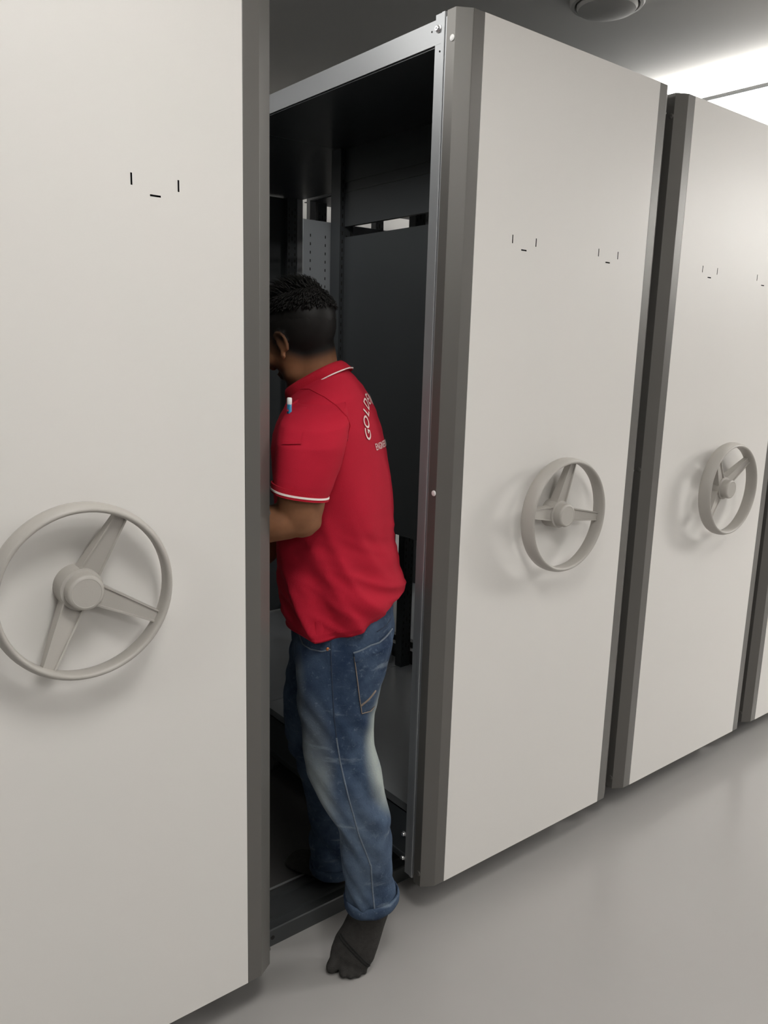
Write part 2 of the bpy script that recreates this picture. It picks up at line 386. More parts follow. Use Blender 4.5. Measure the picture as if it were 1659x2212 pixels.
def upright(parent, x0, x1, y0, y1, z0, z1, name='upright', cols=(0.18, 0.82), big=True):
    o = MB().prism([(x0, y0), (x1, y0), (x1, y1), (x1-0.003, y1), (x1-0.003, y0+0.003), (x0+0.003, y0+0.003), (x0+0.003, y1), (x0, y1)], z0, z1).build(name, 'inner', parent)
    mb = MB(); w = x1-x0; z = z0+0.05
    i = 0
    while z < z1-0.05:
        for c in cols:
            xx = x0 + w*c; mb.box((xx-0.0022, y0-0.0006, z), (xx+0.0022, y0+0.001, z+0.013))
        if big and i % 4 == 1: mb.box((x0+w*0.5-0.003, y0-0.0006, z+0.010), (x0+w*0.5+0.003, y0+0.001, z+0.030))
        z += 0.030; i += 1
    s = mb.build('slot_row', 'dark', o); tag(s, kind='stuff')
    return o

def bolt(parent, x, y, z, sgn, r=0.009):
    o = MB().lathe([(r, 0), (r, 0.002), (r*0.72, 0.0025), (r*0.70, 0.0075), (r*0.55, 0.009), (r*0.3, 0.009), (r*0.28, 0.006)], 14, (0, 0, 0), 'x').build('bolt', 'zinc', parent, smooth=True)
    o.location = (x, y, z); o.rotation_euler = (0, 0, 0 if sgn > 0 else math.pi); return o

def make_unit(ox, ang, label, spine):
    u = empty('mobile_shelving_unit', (ox, 0, 0))
    tag(u, label, 'shelving unit', 'mobile shelving units in a row')
    front_panel(u); edge_trim(u, False, spine); edge_trim(u, True, spine); handwheel(u, ang)
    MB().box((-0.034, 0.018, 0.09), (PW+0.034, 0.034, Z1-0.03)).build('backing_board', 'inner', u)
    for sgn in (-1, 1):
        f = (lambda x: PW - x) if sgn > 0 else (lambda x: x)
        def bx(mb, x0, x1, y0, y1, z0, z1): return mb.box((min(f(x0), f(x1)), y0, z0), (max(f(x0), f(x1)), y1, z1))
        # front post: a folded strip with a raised front lip
        MB().prism([(f(x), y) for x, y in [(-0.0745, 0.060), (-0.0735, 0.0585), (-0.030, 0.0585), (-0.030, 0.0610), (-0.0712, 0.0610), (-0.0712, 0.0690), (-0.0700, 0.0690), (-0.0700, 0.0900), (-0.060, 0.0900), (-0.060, 0.0925), (-0.0725, 0.0925), (-0.0725, 0.0690), (-0.0745, 0.0690)]], 0.078, 2.370).build('frame_post', 'steel', u)
        MB().prism([(f(x), y) for x, y in [(-0.0725, LEN-0.09), (-0.040, LEN-0.09), (-0.040, LEN-0.06), (-0.0725, LEN-0.06)]], 0.078, 2.36).build('frame_post', 'steel', u)
        tb = bx(MB(), -0.0728, -0.0708, 0.0695, LEN-0.06, 2.306, 2.357)
        bx(tb, -0.0728, -0.050, 0.0695, LEN-0.06, 2.304, 2.306); bx(tb, -0.0728, -0.050, 0.0695, LEN-0.06, 2.357, 2.359)
        t = tb.build('top_beam', 'steel', u)
        bolt(t, f(-0.0728), 0.080, 2.337, sgn)
        for hy, hz in ((0.105, 2.337), (0.0745, 2.287)):
            MB().lathe([(0.0022, -0.0008), (0.0022, 0.001)], 8, (f(-0.0730), hy, hz), 'x').build('pilot_hole', 'dark', t)
        bb = bx(MB(), -0.0715, -0.0690, 0.0925, LEN-0.06, 0.112, 0.270)
        bx(bb, -0.0715, -0.045, 0.0925, LEN-0.06, 0.2675, 0.270); bx(bb, -0.045, -0.043, 0.0925, LEN-0.06, 0.235, 0.270)
        bx(bb, -0.0755, -0.0715, 0.0925, LEN-0.06, 0.128, 0.136)
        b_ = bb.build('base_beam', 'inner', u)
        if sgn < 0:
            for z in (0.199, 0.122): bolt(b_, f(-0.0715), 0.100, z, sgn, 0.0085)
        for yy in (0.264, 0.95, 1.75):
            MB().lathe([(0.030, -0.012), (0.037, -0.011), (0.037, 0.011), (0.030, 0.012)], 20, (f(-0.02), yy, 0.040), 'x').build('track_wheel', 'rail', u, smooth=True)
    # bottom shelves, one for each bay
    for ya, yb in ((0.075, 1.078), (1.082, LEN-0.03)):
        MB().box((-0.040, ya, 0.185), (PW+0.040, yb, 0.210)).build('bottom_shelf', 'shelf', u)
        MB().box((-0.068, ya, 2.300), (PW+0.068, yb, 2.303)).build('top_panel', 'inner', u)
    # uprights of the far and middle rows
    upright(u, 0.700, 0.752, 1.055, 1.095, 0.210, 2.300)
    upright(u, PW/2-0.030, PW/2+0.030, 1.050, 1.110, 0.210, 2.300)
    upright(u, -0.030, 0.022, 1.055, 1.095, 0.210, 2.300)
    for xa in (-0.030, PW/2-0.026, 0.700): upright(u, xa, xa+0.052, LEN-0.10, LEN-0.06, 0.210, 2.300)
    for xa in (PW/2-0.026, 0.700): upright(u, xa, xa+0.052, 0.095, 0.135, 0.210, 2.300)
    # tie bars between the bays
    for z in (2.185, 2.150): MB().box((PW/2-0.012, 0.14, z), (PW/2+0.012, 1.050, z+0.012)).build('tie_bar', 'inner', u)
    if spine:
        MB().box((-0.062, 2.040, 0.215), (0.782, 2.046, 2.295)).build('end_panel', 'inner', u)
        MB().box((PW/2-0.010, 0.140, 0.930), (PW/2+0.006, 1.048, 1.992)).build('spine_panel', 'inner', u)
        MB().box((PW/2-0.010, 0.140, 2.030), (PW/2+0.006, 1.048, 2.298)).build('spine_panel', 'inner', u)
        dv = MB().box((0.215, 1.118, 0.212), (0.700, 1.124, 2.05)).build('divider_panel', 'shelf', u)
        mb = MB()
        for xx in (0.245, 0.312, 0.398):
            z = 0.4
            while z < 2.0: mb.box((xx-0.0018, 1.1172, z), (xx+0.0018, 1.119, z+0.010)); z += 0.030
        tag(mb.build('slot_row', 'dark', dv), kind='stuff')
    return u

PITCH = 0.908
make_unit(-1.364, R(-28), 'white fronted mobile shelving unit nearest the camera at the left edge, with the largest handwheel', False)
make_unit(0.0, R(83), 'white fronted mobile shelving unit just right of the person, its open grey steel frame showing', True)
make_unit(PITCH, R(130), 'white fronted mobile shelving unit behind the first, its handwheel near the right edge', False)
make_unit(2*PITCH, R(90), 'mobile shelving unit at the far right, only a sliver of its white front in view', False)

# ------------------------------------------------------------------ ceiling lights and the round ceiling fitting
for i, (lab, x, y, sx, sy, drop, st) in enumerate(LAMPS):
    L = empty('ceiling_light', (x, y, CEIL)); tag(L, lab, 'light', 'panel lights on the ceiling')
    e = 0.016
    fr = MB()
    for a, b in (((-sx/2-e, -sy/2-e), (sx/2+e, -sy/2)), ((-sx/2-e, sy/2), (sx/2+e, sy/2+e)), ((-sx/2-e, -sy/2), (-sx/2, sy/2)), ((sx/2, -sy/2), (sx/2+e, sy/2))):
        fr.box((*a, -drop-0.004), (*b, -drop+0.008))
    fr.build('frame', 'alu', L)
    em = mat('lamp_diffuser', (0.8, 0.8, 0.8), 0.5, emit=((1.0, 0.98, 0.945), st), noise_scale=3, noise_amt=0.01)
    MB().box((-sx/2+0.001, -sy/2+0.001, -drop), (sx/2-0.001, sy/2-0.001, -0.0005)).build('diffuser', em, L)

sp = empty('ceiling_speaker', (1.03, 0.455, CEIL)); tag(sp, 'round grey fitting on the ceiling cut off by the top edge', 'ceiling fitting')
MB().lathe([(0.128, 0.0), (0.128, -0.012), (0.122, -0.020), (0.112, -0.022), (0.108, -0.016), (0.108, 0.0)], 56, (0, 0, 0), 'z', closed=True).build('outer_ring', 'fixture', sp, smooth=True)
MB().lathe([(0.104, 0.0), (0.104, -0.024), (0.098, -0.034), (0.070, -0.042), (0.03, -0.045)], 56, (0, 0, 0), 'z').build('cover', 'fixture', sp, smooth=True)

# ------------------------------------------------------------------ the person (local frame: -X is the way he faces, -Y his left side, which is towards the camera)
P = empty('person', (-0.27, 0.13, 0), R(-35))
tag(P, 'person in a red polo shirt and blue jeans leaning between two shelving units on tiptoe', 'person')
def V(*a): return Vector(a)

# ---- body: one continuous surface
hy, hp = R(-35), R(-30)                       # the head turns away and bows
HR = Matrix.Rotation(hy, 3, 'Z') @ Matrix.Rotation(hp, 3, 'Y')
HC = V(-0.130, 0.0, 1.616)
def hd(x, y, z): return HC + HR @ V(x, y, z)   # head coordinates: -x face, -y left ear
B = MB()
B.ball(HC + HR @ V(0.012, 0, 0.022), (0.094, 0.077, 0.092), HR, 28, 18)      # cranium
B.ball(hd(-0.030, 0, -0.018), (0.066, 0.066, 0.092), HR, 24, 16)             # face
B.ball(hd(-0.040, 0, -0.078), (0.048, 0.052, 0.036), HR)                     # jaw
B.ball(hd(-0.076, 0, -0.100), (0.020, 0.024, 0.018), HR)                     # chin
B.limb([(hd(-0.092, 0, 0.020), 0.008, 0.008), (hd(-0.106, 0, -0.012), 0.012, 0.012), (hd(-0.114, 0, -0.026), 0.015, 0.012)], 12, side=HR @ V(0, 1, 0))
B.ball(hd(-0.086, 0, 0.032), (0.014, 0.046, 0.010), HR)                      # brow
for sy in (-1, 1):
    B.ball(hd(-0.070, 0.038*sy, -0.028), (0.024, 0.022, 0.022), HR)          # cheek
    B.ball(hd(-0.103, 0.012*sy, -0.030), (0.009, 0.008, 0.007), HR)          # nostril wing
B.ball(hd(-0.094, 0, -0.058), (0.010, 0.024, 0.006), HR); B.ball(hd(-0.092, 0, -0.070), (0.010, 0.020, 0.007), HR)   # lips
for sy in (-1, 1):                                                           # ears: rim, lobe and bowl
    er = []
    for k in range(9):
        t = -0.5 + 2.9*k/8
        er.append((hd(-0.006 + 0.020*math.sin(t*1.2-0.2) - 0.002*k/8, sy*(0.077 + 0.011*math.sin(k/8*3.0)), 0.027*math.cos(t*1.05) - 0.022), 0.0052, 0.0052))
    B.limb(er, 10, side=HR @ V(0, 1, 0))
    B.ball(hd(-0.010, 0.078*sy, -0.020), (0.014, 0.006, 0.024), HR)
    B.ball(hd(-0.016, 0.079*sy, -0.050), (0.009, 0.006, 0.011), HR)
B.limb([(V(-0.085, 0.010, 1.42), 0.070, 0.062), (V(-0.088, 0.008, 1.47), 0.062, 0.060), (V(-0.094, 0.006, 1.52), 0.060, 0.060), (V(-0.102, 0.004, 1.56), 0.061, 0.062), (V(-0.114, 0.0, 1.60), 0.061, 0.066)], 24)   # neck
B.rings([(V(-0.02, 0.01, 0.88), V(0.085, 0, 0), V(0, 0.12, 0)), (V(-0.028, 0.01, 1.00), V(0.105, 0, 0), V(0, 0.135, 0)), (V(-0.035, 0.01, 1.15), V(0.105, 0, 0), V(0, 0.145, 0)),
         (V(-0.05, 0.01, 1.28), V(0.108, 0, 0.0), V(0, 0.155, 0)), (V(-0.068, 0.01, 1.37), V(0.100, 0, 0.02), V(0, 0.160, 0)), (V(-0.082, 0.01, 1.43), V(0.075, 0, 0.02), V(0, 0.130, 0)), (V(-0.09, 0.01, 1.465), V(0.05, 0, 0.02), V(0, 0.07, 0))], 32)
# near (left) arm, bent at the elbow; far (right) arm reaching lower
B.limb([(V(-0.085, -0.135, 1.405), 0.052), (V(-0.096, -0.180, 1.36), 0.054), (V(-0.112, -0.200, 1.28), 0.056, 0.055), (V(-0.118, -0.203, 1.225), 0.053, 0.055), (V(-0.114, -0.203, 1.198), 0.048, 0.046)], 24)
B.limb([(V(-0.112, -0.203, 1.203), 0.044, 0.042), (V(-0.150, -0.200, 1.193), 0.046, 0.044), (V(-0.200, -0.194, 1.180), 0.045, 0.042), (V(-0.270, -0.180, 1.160), 0.036, 0.034), (V(-0.340, -0.160, 1.142), 0.029, 0.023), (V(-0.362, -0.152, 1.137), 0.029, 0.022)], 24)
B.ball(V(-0.090, -0.204, 1.193), (0.022, 0.030, 0.024))
B.limb([(V(-0.085, 0.150, 1.405), 0.052), (V(-0.110, 0.200, 1.34), 0.052), (V(-0.135, 0.215, 1.24), 0.048), (V(-0.150, 0.215, 1.150), 0.044), (V(-0.155, 0.205, 1.125), 0.043)], 24)
B.limb([(V(-0.155, 0.205, 1.130), 0.042), (V(-0.185, 0.165, 1.080), 0.043), (V(-0.235, 0.115, 1.035), 0.038), (V(-0.300, 0.070, 0.995), 0.029, 0.026), (V(-0.325, 0.055, 0.982), 0.028, 0.022)], 24)
def hand(w, fwd, down, out):
    fwd, down, out = fwd.normalized(), down.normalized(), out.normalized()      # fwd = towards fingers, out = thumb side, down = palm
    B.rings([(w - fwd*0.01, out*0.026, down*0.019), (w + fwd*0.02, out*0.034, down*0.018), (w + fwd*0.055, out*0.040, down*0.016), (w + fwd*0.088, out*0.041, down*0.013), (w + fwd*0.094, out*0.037, down*0.008)], 20)
    for k, (o_, ln) in enumerate(((0.030, 0.070), (0.010, 0.078), (-0.010, 0.073), (-0.029, 0.058))):
        b0 = w + fwd*0.085 + out*o_
        b1 = b0 + (fwd*0.92 + down*0.38)*ln*0.45; b2 = b1 + (fwd*0.55 + down*0.83)*ln*0.32; b3 = b2 + (fwd*0.15 + down*0.98)*ln*0.25
        B.limb([(b0, 0.0100), (b1, 0.0092), (b2, 0.0084), (b3, 0.0074)], 12, side=out)
    t0 = w + fwd*0.022 + out*0.028; t1 = t0 + fwd*0.030 + out*0.026 + down*0.012; t2 = t1 + fwd*0.026 + out*0.006 + down*0.014
    B.limb([(t0, 0.0135), (t1, 0.0112), (t2, 0.0088)], 12, side=down)
hand(V(-0.372, -0.149, 1.134), V(-1, 0.25, -0.15), V(0.05, 0.35, -1), V(-0.1, 0.85, 0.3))
hand(V(-0.335, 0.050, 0.976), V(-1, -0.45, -0.45), V(-0.3, 0.5, -0.8), V(0.2, -0.8, -0.35))
# legs inside the jeans, down to the ankles
B.limb([(V(-0.012, -0.070, 0.90), 0.070), (V(-0.020, -0.085, 0.74), 0.066), (V(-0.010, -0.11, 0.52), 0.052), (V(0.040, -0.122, 0.42), 0.048), (V(0.058, -0.122, 0.30), 0.046), (V(0.072, -0.120, 0.20), 0.036), (V(0.075, -0.118, 0.14), 0.034)], 20)
B.limb([(V(-0.025, 0.090, 0.90), 0.070), (V(-0.060, 0.105, 0.72), 0.066), (V(-0.085, 0.12, 0.52), 0.052), (V(-0.060, 0.13, 0.38), 0.046), (V(-0.040, 0.148, 0.24), 0.040), (V(-0.030, 0.156, 0.085), 0.034)], 20)
B.blob('body', 'skin', P, voxel=0.0048, iters=5)
for sy in (-1, 1):
    MB().ball(hd(-0.0815, 0.031*sy, 0.010), (0.0115, 0.0120, 0.0110), HR, 14, 10).build('eye', 'eye', P, smooth='all')

# ---- hair: cap plus short tufts
H = MB()
nu, nv = 40, 22
vs = []
for j in range(nv+1):
    ph = math.pi/2 - (math.pi*0.60)*j/nv
    for i in range(nu):
        t = 2*math.pi*i/nu
        back = 0.5 + 0.5*math.cos(t)                       # 1 at the back of the head
        lim = math.pi/2 - math.pi*(0.31 + 0.36*back**0.8)*j/nv
        d_ = V(math.cos(lim)*math.cos(t), math.cos(lim)*math.sin(t), math.sin(lim))
        thick = 1.07 - 0.095*(j/nv)**3 + 0.014*noise.noise(d_*9)
        vs.append(HC + HR @ V(0.012 + 0.094*thick*d_.x, 0.077*thick*d_.y, 0.022 + 0.092*thick*d_.z))
fs = [(j*nu+i, j*nu+(i+1) % nu, (j+1)*nu+(i+1) % nu, (j+1)*nu+i) for j in range(nv) for i in range(nu)]
H.add(vs, fs)
hair = H.build('hair', 'hair', P, smooth='all')
T = MB()
for k in range(2600):
    t = random.uniform(0, 2*math.pi); u = random.random()
    back = 0.5 + 0.5*math.cos(t)
    lim = math.pi/2 - math.pi*(0.28 + 0.24*back)*math.sqrt(u)
    d_ = V(math.cos(lim)*math.cos(t), math.cos(lim)*math.sin(t), math.sin(lim))
    p = HC + HR @ V(0.012 + 0.100*d_.x, 0.082*d_.y, 0.022 + 0.098*d_.z)
    nrm = (HR @ V(d_.x/0.094, d_.y/0.077, d_.z/0.092)).normalized()
    flow = (HR @ V(-0.75, random.uniform(-.5, .5), 0.35 if u < 0.4 else -0.75)).normalized()
    ln = random.uniform(0.016, 0.036) * (1 - 0.6*u)
    dr = (nrm*(0.75 if u < 0.35 else 0.42) + flow*0.6 + V(random.uniform(-.3, .3), random.uniform(-.3, .3), random.uniform(-.3, .3))*0.6).normalized()
    a = nrm.cross(dr).normalized()*random.uniform(0.0012, 0.0026); b = dr.cross(a).normalized()*0.0012
    m1 = p + dr*ln*0.55 + nrm*0.002; tip = p + dr*ln + flow*ln*0.25
    T.add([p+a, p-a, p+b, m1+a*0.8, m1-a*0.8, m1+b*0.8, tip], [(0,1,4,3), (1,2,5,4), (2,0,3,5), (3,4,6), (4,5,6), (5,3,6)])
tag(T.build('hair_tufts', 'hair', hair, smooth='all'), kind='stuff')

# ---- polo shirt
def lerp_key(keys, z):
    for a, b in zip(keys, keys[1:]):
        if a[0] <= z <= b[0]:
            t = (z-a[0])/(b[0]-a[0]); t = t*t*(3-2*t)*0.35 + t*0.65
            return [x + (y-x)*t for x, y in zip(a[1:], b[1:])]
    return list(keys[-1][1:]) if z > keys[-1][0] else list(keys[0][1:])
YAW = Matrix.Rotation(R(-15), 3, 'Z')
#  height: x front, x back, half width, tilt, centre y
TK = [(0.80, -0.140, 0.104, 0.178, 0, 0.008), (0.88, -0.154, 0.112, 0.182, 0, 0.008), (0.95, -0.164, 0.128, 0.180, 0, 0.008), (1.00, -0.170, 0.127, 0.176, 0, 0.008), (1.06, -0.172, 0.115, 0.172, 0, 0.01), (1.12, -0.174, 0.106, 0.170, 0, 0.01),
      (1.20, -0.182, 0.106, 0.174, 0, 0.01), (1.26, -0.188, 0.099, 0.180, 2, 0.01), (1.31, -0.192, 0.089, 0.186, 6, 0.012), (1.36, -0.194, 0.077, 0.190, 10, 0.012), (1.40, -0.190, 0.062, 0.186, 14, 0.012),
      (1.43, -0.184, 0.046, 0.172, 18, 0.012), (1.455, -0.178, 0.030, 0.150, 22, 0.010), (1.475, -0.172, 0.014, 0.120, 26, 0.008), (1.492, -0.168, 0.000, 0.092, 29, 0.006), (1.505, -0.166, -0.012, 0.074, 30, 0.006)]
def hem(th):      # th = 0 back, pi front; the near side hangs low, the back rides up
    return 0.874 + 0.070*((1+math.cos(th))/2)**3 + 0.016*max(0, -math.cos(th)) + 0.003*math.sin(3*th+1)
NU, NV = 128, 120
vs = []
for j in range(NV+1):
    v = j/NV
    for i in range(NU):
        th = 2*math.pi*i/NU
        z = hem(th) + (1.505-hem(th))*v
        xf, xb, hw, tilt, cy = lerp_key(TK, z)
        cx = (xf+xb)/2; a = (xb-xf)/2; tl = R(tilt)
        a2 = math.sqrt(max(1e-5, (a*a - (hw*math.sin(R(15)))**2)))/math.cos(R(15))
        bl_ = min(1, max(0, (z-1.33)/0.15)); bl_ = bl_*bl_*(3-2*bl_); a2 = a2*(1-bl_) + a*bl_
        ex = 2.35
        ct, st = math.cos(th), math.sin(th)
        ct = math.copysign(abs(ct)**(2/ex), ct); st = math.copysign(abs(st)**(2/ex), st)
        q = YAW @ V(a2*ct*math.cos(tl), hw*st, 0)
        p = V(cx, cy, z) + q + V(0, 0, a2*ct*math.sin(tl))
        # folds running from the armpit down to the back of the hem, drapes at the waist
        g = min(1, max(0, (1.42-p.z)/0.22))
        low = min(1, max(0, (1.20-p.z)/0.22))
        d1 = 0.86*p.x + 0.50*p.z; al = 0.5*p.x - 0.86*p.z
        f1 = noise.noise(V(d1*15, al*3.0, p.y*3 + 2.0)); f2 = noise.noise(V(p.x*6+4, p.y*4, p.z*26 + p.x*12))
        f3 = noise.noise(V(p.x*9, p.y*9, p.z*9+7))
        def ridge(n_): return 1 - abs(n_)*2.6
        amt = g*(0.010*ridge(f1)*0.6 + 0.004*f3) + low*(0.008*ridge(f1) + 0.007*ridge(f2) - 0.004)
        # gathered roll above the seat at the back
        amt += 0.010*math.exp(-((p.z-0.965-0.10*(0.13-p.x))/0.028)**2)*max(0, ct)
        nr = V(ct/ max(a2, .03), st/hw, 0).normalized(); nr = YAW @ nr
        p += nr*amt
        if v < 0.02: p -= nr*0.004
        vs.append(p)
fs = [(j*NU+i, j*NU+(i+1) % NU, (j+1)*NU+(i+1) % NU, (j+1)*NU+i) for j in range(NV) for i in range(NU)]
# turned-in hem and neck edge
def ring_in(base, k, dz):
    c = sum((vs[base+i] for i in range(NU)), Vector())/NU; s0 = len(vs)
    for i in range(NU): vs.append(c + (vs[base+i]-c)*k + V(0, 0, dz))
    return s0
r0 = ring_in(0, 0.965, 0.004); r00 = ring_in(0, 0.95, 0.05)
fs += [(r0+i, r0+(i+1) % NU, (i+1) % NU, i) for i in range(NU)] + [(r00+i, r00+(i+1) % NU, r0+(i+1) % NU, r0+i) for i in range(NU)]
shirt = MB().add(vs, fs).build('polo_shirt', 'polo', P, smooth='all')

def sleeve(sy, keys):
    n = 56; m = 46; out = []
    for j in range(m+1):
        t = j/m*(len(keys)-1); k = min(int(t), len(keys)-2); u = t-k; u = u*u*(3-2*u)*0.5+u*0.5
        c, ra, rb, tl, yw = [(Vector(a)*(1-u) + Vector(b)*u) if isinstance(a, tuple) else a*(1-u)+b*u for a, b in zip(keys[k], keys[k+1])]
        for i in range(n):
            th = 2*math.pi*i/n
            q = V(ra*math.cos(th), rb*math.sin(th), 0)
            q.z = q.x*math.tan(R(tl)) + q.y*math.tan(R(yw))
            p = c + q
            f = noise.noise(V(p.x*12 + p.z*9, p.y*8, p.z*6 - p.x*10 + 3*sy))
            nr = V(math.cos(th), math.sin(th), 0)
            p += nr*0.007*f*min(1, j/10)
            out.append(p)
    fs = [(j*n+i, j*n+(i+1) % n, (j+1)*n+(i+1) % n, (j+1)*n+i) for j in range(m) for i in range(n)]
    b = m*n; c = sum((out[b+i] for i in range(n)), Vector())/n; s0 = len(out)
    out += [c + (out[b+i]-c)*0.94 + V(0, 0, 0.03) for i in range(n)]
    fs += [(b+i, b+(i+1) % n, s0+(i+1) % n, s0+i) for i in range(n)]
    fs += [tuple(range(n))[::-1]]
    o = MB().add(out, fs).build('sleeve', 'polo', shirt, smooth='all')
    return o, [Vector(p) for p in out[b-3*n:b-2*n]], [Vector(p) for p in out[b-n:b]], [Vector(p) for p in out[b:b+n]]
sl, k1, k2, k3 = sleeve(-1, [((-0.080, -0.095, 1.466), 0.055, 0.050, 6, 10), ((-0.083, -0.142, 1.452), 0.066, 0.058, 4, 22), ((-0.086, -0.176, 1.420), 0.076, 0.066, 2, 16), ((-0.094, -0.196, 1.372), 0.079, 0.066, 0, 6), ((-0.102, -0.206, 1.325), 0.077, 0.064, -4, 2), ((-0.112, -0.210, 1.286), 0.071, 0.062, -8, 0), ((-0.120, -0.211, 1.255), 0.064, 0.060, -9, 0)])
sleeve(1, [((-0.080, 0.115, 1.466), 0.055, 0.050, 6, -10), ((-0.088, 0.165, 1.447), 0.066, 0.058, 4, -22), ((-0.096, 0.200, 1.405), 0.076, 0.066, 2, -16), ((-0.112, 0.218, 1.345), 0.076, 0.066, 0, -4), ((-0.126, 0.224, 1.295), 0.072, 0.064, -4, 0), ((-0.134, 0.225, 1.255), 0.064, 0.060, -6, 0)])
# knitted cuff band and its white line on the near sleeve
def ring_band(name, c_keys, m, parent, hgt, off, rise=0.0):
    n = len(c_keys); c = sum(c_keys, Vector())/n; o_ = []
    for dz, k in ((0, 0), (0, off), (hgt, off), (hgt, 0)):
        for p in c_keys:
            dirr = (p-c); dirr.z = 0; dirr.normalize()
            o_.append(p + dirr*k + V(0, 0, dz + rise))
    fs = [(j*n+i, j*n+(i+1) % n, ((j+1) % 4)*n+(i+1) % n, ((j+1) % 4)*n+i) for j in range(4) for i in range(n)]
    return MB().add(o_, fs).build(name, m, parent, smooth=True)
ring_band('cuff_band', k3, 'polo_rib', sl, 0.022, 0.0035, -0.002)
ring_band('cuff_stripe', k3, 'white_knit', sl, 0.0045, 0.0048, 0.0035)

SB, SL = bvh(shirt), bvh(sl)
def hit(tree, o, d): 
    h = tree.ray_cast(Vector(o), Vector(d))
    return (h[0], h[1]) if h[0] is not None else (None, None)
def on_side(tree, x, z, off=0.0015):       # point of a surface met when coming from his left side
    p, n = hit(tree, (x, -0.8, z), (0, 1, 0))
    return None if p is None else p + V(0, -1, 0)*off
def trace(tree, pts, off=0.001, step=0.006):
    out = []
    for a, b in zip(pts, pts[1:]):
        k = max(1, int(math.dist(a, b)/step))
        for i in range(k):
            q = on_side(tree, a[0]+(b[0]-a[0])*i/k, a[1]+(b[1]-a[1])*i/k, off)
            if q: out.append(q)
    q = on_side(tree, *pts[-1], off)
    if q: out.append(q)
    return out
def patch(name, tree, poly, m, parent, off=0.003, n=10):
    """piece of cloth laid on a surface; poly = four corners as x, z seen from his left"""
    g = []
    (a, b, c, d) = poly
    for j in range(n+1):
        for i in range(n+1):
            u, v = i/n, j/n
            x = (a[0]*(1-u)+b[0]*u)*(1-v) + (d[0]*(1-u)+c[0]*u)*v; z = (a[1]*(1-u)+b[1]*u)*(1-v) + (d[1]*(1-u)+c[1]*u)*v
            q = on_side(tree, x, z, off)
            g.append(q if q else (g[-1] if g else V(x, -0.2, z)))
    k = len(g); g += [p + V(0, off*0.9, 0) for p in g]; w = n+1
    fs = [(j*w+i, j*w+i+1, (j+1)*w+i+1, (j+1)*w+i) for j in range(n) for i in range(n)]
    fs += [tuple(k+i for i in f)[::-1] for f in fs]
    bd = [i for i in range(n)] + [j*w+n for j in range(n)] + [n*w+i for i in range(n, 0, -1)] + [j*w for j in range(n, 0, -1)]
    fs += [(bd[i], bd[(i+1) % len(bd)], k+bd[(i+1) % len(bd)], k+bd[i]) for i in range(len(bd))]
    return MB().add(g, fs).build(name, m, parent, smooth=True)
patch('sleeve_pocket', SL, [(-0.150, 1.446), (-0.108, 1.450), (-0.116, 1.378), (-0.158, 1.374)], 'polo', shirt, 0.0042)
# collar: folded band round the neck
n = 56; cv = []
neck = [vs[NV*NU + round(i*NU/n) % NU] for i in range(n)]
nc = sum(neck, Vector())/n
for prof in ((0.95, -0.010), (0.93, 0.004), (0.95, 0.012), (1.02, 0.014), (1.09, 0.006), (1.17, -0.013), (1.155, -0.016), (1.06, -0.002)):
    k, dz = prof
    for i, p in enumerate(neck):
        d_ = (p-nc); up = V(-0.5, 0, 0.87)
        cv.append(nc + d_*k*(1 + 0.02*math.sin(i*0.7)*(k > 1.1)) + up*dz)
m_ = 8
fs = [(j*n+i, j*n+(i+1) % n, ((j+1) % m_)*n+(i+1) % n, ((j+1) % m_)*n+i) for j in range(m_) for i in range(n)]
collar = MB().add(cv, fs).build('collar', 'polo_rib', shirt, smooth='all')
MB().strip([Vector(cv[5*n + i % n]) + (Vector(cv[5*n + i % n])-nc).normalized()*0.001 for i in range(-16, 13)], 0.0017).build('collar_piping', 'white_knit', shirt, smooth='all')
# armhole seam of the near sleeve
seam = []
_sp = [(-0.140, 1.487), (-0.103, 1.489), (-0.067, 1.474), (-0.036, 1.453), (-0.014, 1.432), (-0.006, 1.409), (-0.014, 1.379), (-0.024, 1.332), (-0.034, 1.300)]
for (xa, za), (xb, zb) in zip(_sp, _sp[1:]):
    for k in range(8):
        c = [h for h in (on_side(t, xa+(xb-xa)*k/8, za+(zb-za)*k/8, 0.0008) for t in (SL, SB)) if h]
        if c: seam.append(min(c, key=lambda h: h.y))
MB().strip(seam, 0.0016).build('armhole_seam', 'polo_rib', shirt, smooth='all')

# writing across the back
txt = MB()
def letters(s, place, size, depth=0.0015):
    for k, ch in enumerate(s):
        cu = bpy.data.curves.new('t', 'FONT'); cu.body = ch; cu.size = size; cu.align_x = 'CENTER'; cu.resolution_u = 4; cu.offset = size*0.012
        o = bpy.data.objects.new('t', cu); COL.objects.link(o)
        dg = bpy.context.evaluated_depsgraph_get(); dg.update()
        me = o.evaluated_get(dg).to_mesh()
        bm = bmesh.new(); bm.from_mesh(me); bmesh.ops.triangulate(bm, faces=bm.faces)
        for _ in range(2): bmesh.ops.subdivide_edges(bm, edges=[e for e in bm.edges if e.calc_length() > 0.004], cuts=1, use_grid_fill=False)
        bmesh.ops.triangulate(bm, faces=bm.faces)
        pts = []; ok = True
        bm.verts.index_update()
        for v in bm.verts:
            y, z = place(k, v.co.x, v.co.y)
            org = YAW @ V(0.6, y, 0) + V(0, 0.01, z)
            p, nr = hit(SB, org, YAW @ V(-1, 0, 0))
            if p is None: ok = False; break
            pts.append(p + (YAW @ V(1, 0, 0))*0.0026)
        if ok: txt.add(pts, [tuple(v.index for v in f.verts) for f in bm.faces])
        bm.free(); o.evaluated_get(dg).to_mesh_clear(); bpy.data.objects.remove(o)
ARC_R = 0.088
def arc(k, x, y):
    a = R(168 - 17.5*k) - x/ARC_R; r = ARC_R + y
    return r*math.cos(a), 1.365 + r*math.sin(a)
